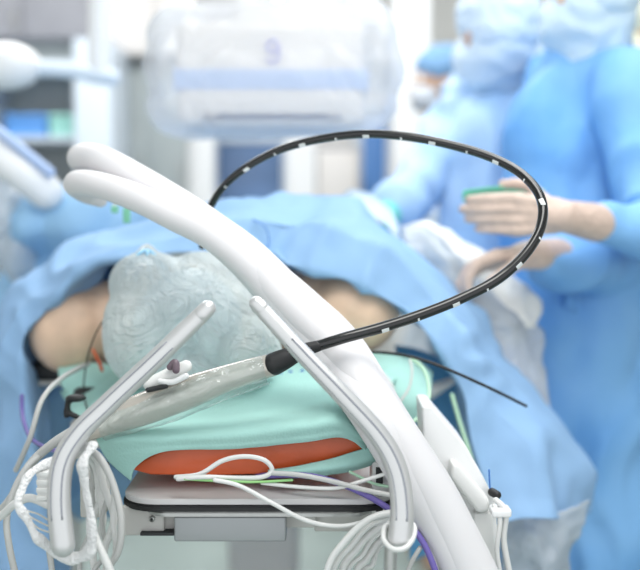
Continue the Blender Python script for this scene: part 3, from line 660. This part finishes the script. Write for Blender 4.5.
# ------------------------------------------------------------ probe
pr = thing('ultrasound_probe', P(200, 385, 1.46), 'imaging probe with sleeved metallic handle and looping black marked shaft', 'probe')
tube('handle', [(74, 437, 1.45), (105, 424, 1.45), (135, 412, 1.45), (165, 401, 1.45), (195, 390, 1.45), (222, 380, 1.45), (250, 371, 1.448), (272, 365, 1.445)],
     [.011, .0165, .0215, .0225, .0215, .0185, .0165, .0155], M_handle, pr, seg=28, n=8, flat=.9)
sheet('handle_sleeve', [
    [(98, 418, 1.440), (130, 405, 1.436), (170, 388, 1.436), (215, 370, 1.436), (262, 356, 1.438)],
    [(98, 430, 1.425), (130, 418, 1.420), (170, 402, 1.419), (215, 384, 1.422), (264, 368, 1.426)],
    [(104, 440, 1.440), (135, 432, 1.436), (175, 420, 1.436), (220, 402, 1.438), (268, 384, 1.44)],
    [(108, 440, 1.47), (140, 430, 1.47), (178, 418, 1.47), (222, 400, 1.47), (270, 382, 1.47)]], plastic('sleeve_film', (220, 236, 230), .88, .04, .5, 14), pr, n=6, wrinkle=.001, wscale=40, thick=.0004)
kn = tube('control_wheel', [(150, 384, 1.44), (172, 374, 1.44), (186, 366, 1.44)], [.009, .010, .008], M_whitep, pr, seg=20, flat=.8)
tube('lever', [(170, 367, 1.43), (175, 363, 1.43), (176, 370, 1.425)], [.0045, .0055, .005], mat('plum_plastic', (110, 94, 104), .4), kn, seg=14)
tube('lever', [(160, 381, 1.425), (172, 382, 1.424), (186, 376, 1.425)], [.0035, .004, .004], M_white, kn, seg=14)
tube('pivot', [(148, 390, 1.425), (166, 386, 1.424)], .0035, M_dark, kn, seg=10)
tube('strain_relief', [(274, 364, 1.443), (286, 358.5, 1.443), (302, 351, 1.443), (318, 346, 1.443)], [.0155, .0138, .0098, .0076], M_rubber, pr, seg=20, round_ends=True)
path = [(308, 349, 1.443), (340, 339, 1.445), (380, 328, 1.45), (420, 315, 1.455), (460, 299, 1.46), (498, 279, 1.47), (526, 253, 1.48), (541, 226, 1.495), (541, 199, 1.515), (524, 176, 1.54), (495, 159, 1.565), (455, 146, 1.59), (410, 137, 1.61), (365, 134, 1.63), (320, 139, 1.65), (282, 149, 1.67), (250, 165, 1.69), (226, 184, 1.71), (212, 204, 1.73), (205, 224, 1.74), (202, 246, 1.75)]
shaft_c = [P(*q) for q in path]
rs = smooth1([.0076-.0018*i/20 for i in range(21)], 1)
shaft = tube('shaft', path, rs, M_black, pr, seg=20, n=12)
pts = catmull(shaft_c, 12)
lens = [0]
for a, b in zip(pts, pts[1:]): lens.append(lens[-1]+(b-a).length)
def at_len(s):
    for i in range(len(lens)-1):
        if lens[i+1] >= s:
            f = (s-lens[i])/(lens[i+1]-lens[i]); return pts[i].lerp(pts[i+1], f)
    return pts[-1]
def rad_at(s): return .0076-.0018*s/lens[-1]
s = .10; k = 0
while s < lens[-1]-.08:
    L = .010 if k % 2 == 0 else .0028
    q = [at_len(s+L*j/4) for j in range(5)]
    a0 = math.radians(-27 if k % 2 == 0 else -20)
    link('depth_mark', tomesh(sweep_bm(q, rad_at(s)+.0004, 8, arc=(a0, -a0), up=(0, -.75, -.66))), M_tick, shaft)
    s += .05; k += 1
# the arc sits on the lower flank of the loop; a bright seam runs on the other
# ------------------------------------------------------------ cables
def cable(ctrl, r, m_, label, cat='cable', group=None, n=8, name='cable', **kw):
    return tag(tube(name, ctrl, r, m_, n=n, seg=10, **kw), label, cat, group)
cable([(366, 352, 1.72), (388, 353, 1.70), (412, 357, 1.68), (440, 366, 1.66), (470, 379, 1.66), (498, 392, 1.68), (526, 406, 1.72)], .0024, M_rubber, 'thin black cable running right from the bare shoulder over the drape')
cable([(105, 318, 1.75), (96, 333, 1.76), (89, 352, 1.78), (85, 372, 1.79), (84, 395, 1.78), (90, 418, 1.7)], .0012, M_rubber, 'hair-thin dark wire hanging across the left shoulder')
cable([(22, 396, 1.80), (22, 408, 1.79), (24, 422, 1.75), (31, 438, 1.7), (44, 447, 1.6), (60, 452, 1.5)], .0035, M_purple, 'purple cable coming down inside the drape at the left')
cable([(258, 476, 1.475), (300, 475, 1.435), (335, 482, 1.42), (368, 496, 1.41), (395, 513, 1.4), (414, 530, 1.385), (428, 552, 1.375), (442, 590, 1.37)], .0042, M_purple, 'purple cable passing behind the right bar foot')
cable([(176, 477, 1.425), (200, 474, 1.42), (222, 461, 1.42), (244, 456.5, 1.415), (264, 460, 1.41), (272, 470, 1.41), (262, 477, 1.41), (236, 478, 1.415), (205, 477, 1.41), (178, 479, 1.42)], .0032, M_cable, 'cream cable curled into a small loop against the orange pad')
cable([(185, 479, 1.415), (220, 481, 1.408), (255, 482, 1.408), (292, 480, 1.408)], .0018, M_green, 'thin green cable lying along the head plate')
cable([(215, 480, 1.402), (240, 486, 1.398), (272, 503, 1.39), (305, 520, 1.39), (335, 526, 1.39), (360, 523, 1.39), (384, 514, 1.39)], .003, M_cable, 'white cable sagging in front of the table edge')
cable([(272, 473, 1.41), (300, 475, 1.405), (335, 482, 1.4), (365, 490, 1.39), (395, 496, 1.385)], .0034, M_cableg, 'grey cable running above the purple one to the right bar')
cable([(262, 483, 1.412), (300, 487, 1.405), (336, 488, 1.4), (362, 481, 1.4), (388, 473, 1.4)], .0026, M_cable, 'thin white cable rising across the connector panel')
cable([(350, 472, 1.44), (362, 478, 1.425), (375, 484, 1.42), (392, 487, 1.41)], .002, M_greent, 'short pale green lead by the connector panel')
cable([(411, 358, 1.80), (424, 370, 1.78), (429, 388, 1.74), (427, 404, 1.7), (418, 418, 1.66), (404, 428, 1.62)], .0032, M_greent, 'pale green tube curving round the mint cover', 'tube')
cable([(374, 368, 1.78), (384, 375, 1.78), (392, 386, 1.77), (396, 402, 1.76)], .0026, M_cable, 'thin white tube on the mint cover, left of the others', 'tube')
cable([(410, 360, 1.79), (412, 372, 1.78), (409, 388, 1.77), (400, 402, 1.76)], .0022, M_cable, 'fine white tube in the middle of the mint cover', 'tube')
cable([(452, 395, 1.9), (459, 420, 1.88), (467, 445, 1.86), (474, 470, 1.84)], .0035, M_greent, 'pale tube hanging inside the drape right of the side unit', 'tube')
cable([(235, 219, 1.99), (250, 219, 1.955), (264, 226, 1.935), (269, 240, 1.92), (265, 252, 1.91)], .0009, M_print, 'fine blue thread curling on the front of the drape', 'thread')
cable([(16, 470, 1.62), (30, 438, 1.6), (42, 400, 1.62), (62, 378, 1.7), (88, 364, 1.8)], .004, M_cableg, 'grey tube rising from the left bundle to the left shoulder')
cable([(-15, 528, 1.5), (10, 500, 1.48), (30, 465, 1.46), (55, 442, 1.44), (85, 424, 1.43)], .0062, M_cableg, 'thick grey cable entering from the left edge')
cable([(58, 440, 1.46), (25, 470, 1.44), (8, 510, 1.43), (9, 545, 1.42), (22, 600, 1.42)], .0045, M_cableg, 'grey cable looping lowest at the far left')
cable([(48, 505, 1.36), (30, 498, 1.37), (15, 504, 1.38), (2, 515, 1.40), (-20, 530, 1.42)], .0055, M_cable, 'pale cable plugged into the white connector at left')
lb = ['outermost', 'second', 'third', 'fourth', 'fifth', 'sixth', 'innermost']
for k in range(7):
    f = k/6; jx = [0, 3, -3, 4, -2, 3, -3][k]; jr = [0, -.001, .0004, -.0014, 0, -.0008, -.0012][k]
    cable([(86-f*6, 448+f*4, 1.385-f*.003), (100-f*8, 458+f*8, 1.36+.012*k), (113-f*18+jx, 484+f*10, 1.355+.013*k), (121-f*30-jx, 518+f*4, 1.35+.013*k), (118-f*34+jx, 552+2*f, 1.352+.013*k), (100-f*20+(k % 3)*8, 580, 1.36+.01*k), (92-f*12+(k % 2)*14, 620, 1.37+.01*k)],
          .0046+jr, M_cable if k % 3 else M_cableg, '%s cable of the white bundle hanging behind the left bar' % lb[k], group='white cables bundled at the left bar')
cable([(92, 530, 1.335), (100, 548, 1.33), (112, 575, 1.33), (120, 610, 1.33)], .0048, M_cable, 'white cable crossing in front of the left bundle')
cable([(49, 550, 1.4), (52, 575, 1.4), (50, 610, 1.4)], .004, M_cableg, 'short cable dropping straight below the left bar foot')
for k in range(3):
    cable([(16+k*3, 502+3*k, 1.38), (26+k*2, 510+k*5, 1.37), (38, 514+k*7, 1.37), (48, 520+6*k, 1.375)], .0013, M_cable, ['topmost', 'middle', 'lowest'][k]+' of the fine white threads inside the gauze loop', 'thread', 'fine threads in the gauze loop')
lr = ['outermost', 'second', 'third', 'fourth', 'fifth', 'innermost']
for k in range(6):
    f = k/5; jx = [0, .8, -.6, .8, -.8, .4][k]; jr = [0, -.001, .0003, -.0014, 0, -.001][k]
    cable([(404, 516+4*k, 1.40+.01*k), (390, 513+5*k, 1.385+.012*k), (368+f*10-jx, 520+6*k, 1.375+.013*k), (346+f*26+jx, 540+5*k, 1.372+.013*k), (328+f*34-jx, 568+f*6, 1.372+.013*k), (322+f*34, 620, 1.372+.012*k)],
          .0046+jr, M_cable, '%s cable of the white coil under the right bar' % lr[k], group='white cables coiled at the right bar')
cable([(404, 520, 1.40), (418, 534, 1.39), (432, 556, 1.385), (445, 600, 1.38)], .003, M_cable, 'white cable beside the purple one below the right bar')
cable([(420, 548, 1.38), (410, 566, 1.38), (398, 600, 1.38)], .0032, M_cableg, 'grey lead crossing under the right bar foot')
# gauze loop round the left bar
tag(tube('gauze_tie', [(91, 447, 1.335), (76, 452, 1.365), (55, 460, 1.37), (32, 474, 1.35), (19, 496, 1.33), (22, 514, 1.325), (38, 538, 1.33), (60, 556, 1.335), (80, 557, 1.33), (92, 542, 1.32), (90, 512, 1.32), (83, 486, 1.32), (82, 464, 1.32), (91, 447, 1.335)],
    [.007, .0075, .0062, .006, .0056, .006, .0068, .0072, .008, .0082, .0072, .0075, .009, .008], M_gauze, seg=12, flat=.55, n=10, wob=.0035), 'white twisted gauze loop tied round the left bar', 'gauze')
ct = thing('cable_connector', P(43, 488, 1.36), 'white plastic plug left of the left bar', 'connector')
pxbox('body', 37, 50, 470, 505, 1.36, .02, M_whitep, ct, .002)
for y0 in (472, 480, 488, 496): pxbox('rib', 36, 51, y0, y0+5, 1.357, .01, M_whitep, ct, .001)
ct = thing('junction_box', P(92, 505, 1.44), 'beige junction box with dark slots behind the left cable bundle', 'box')
pxbox('body', 80, 103, 470, 518, 1.46, .05, M_tabgrey, ct, .003); pxbox('slot', 86, 94, 480, 490, 1.455, .01, M_dark, ct, .0005)
pxbox('port', 84, 98, 492, 502, 1.445, .02, M_white, ct, .001)
ct = thing('bar_clamp', P(90, 440, 1.46), 'black clamp below the mint cover behind the left bar', 'clamp')
blob('body', [('e', P(76, 398, 1.62), (.016, .012, .006), 0), ('c', P(68, 402, 1.62), .005, P(66, 416, 1.62), .004), ('c', P(66, 412, 1.62), .005, P(80, 418, 1.62), .004)], .003, M_rubber, ct, 2)
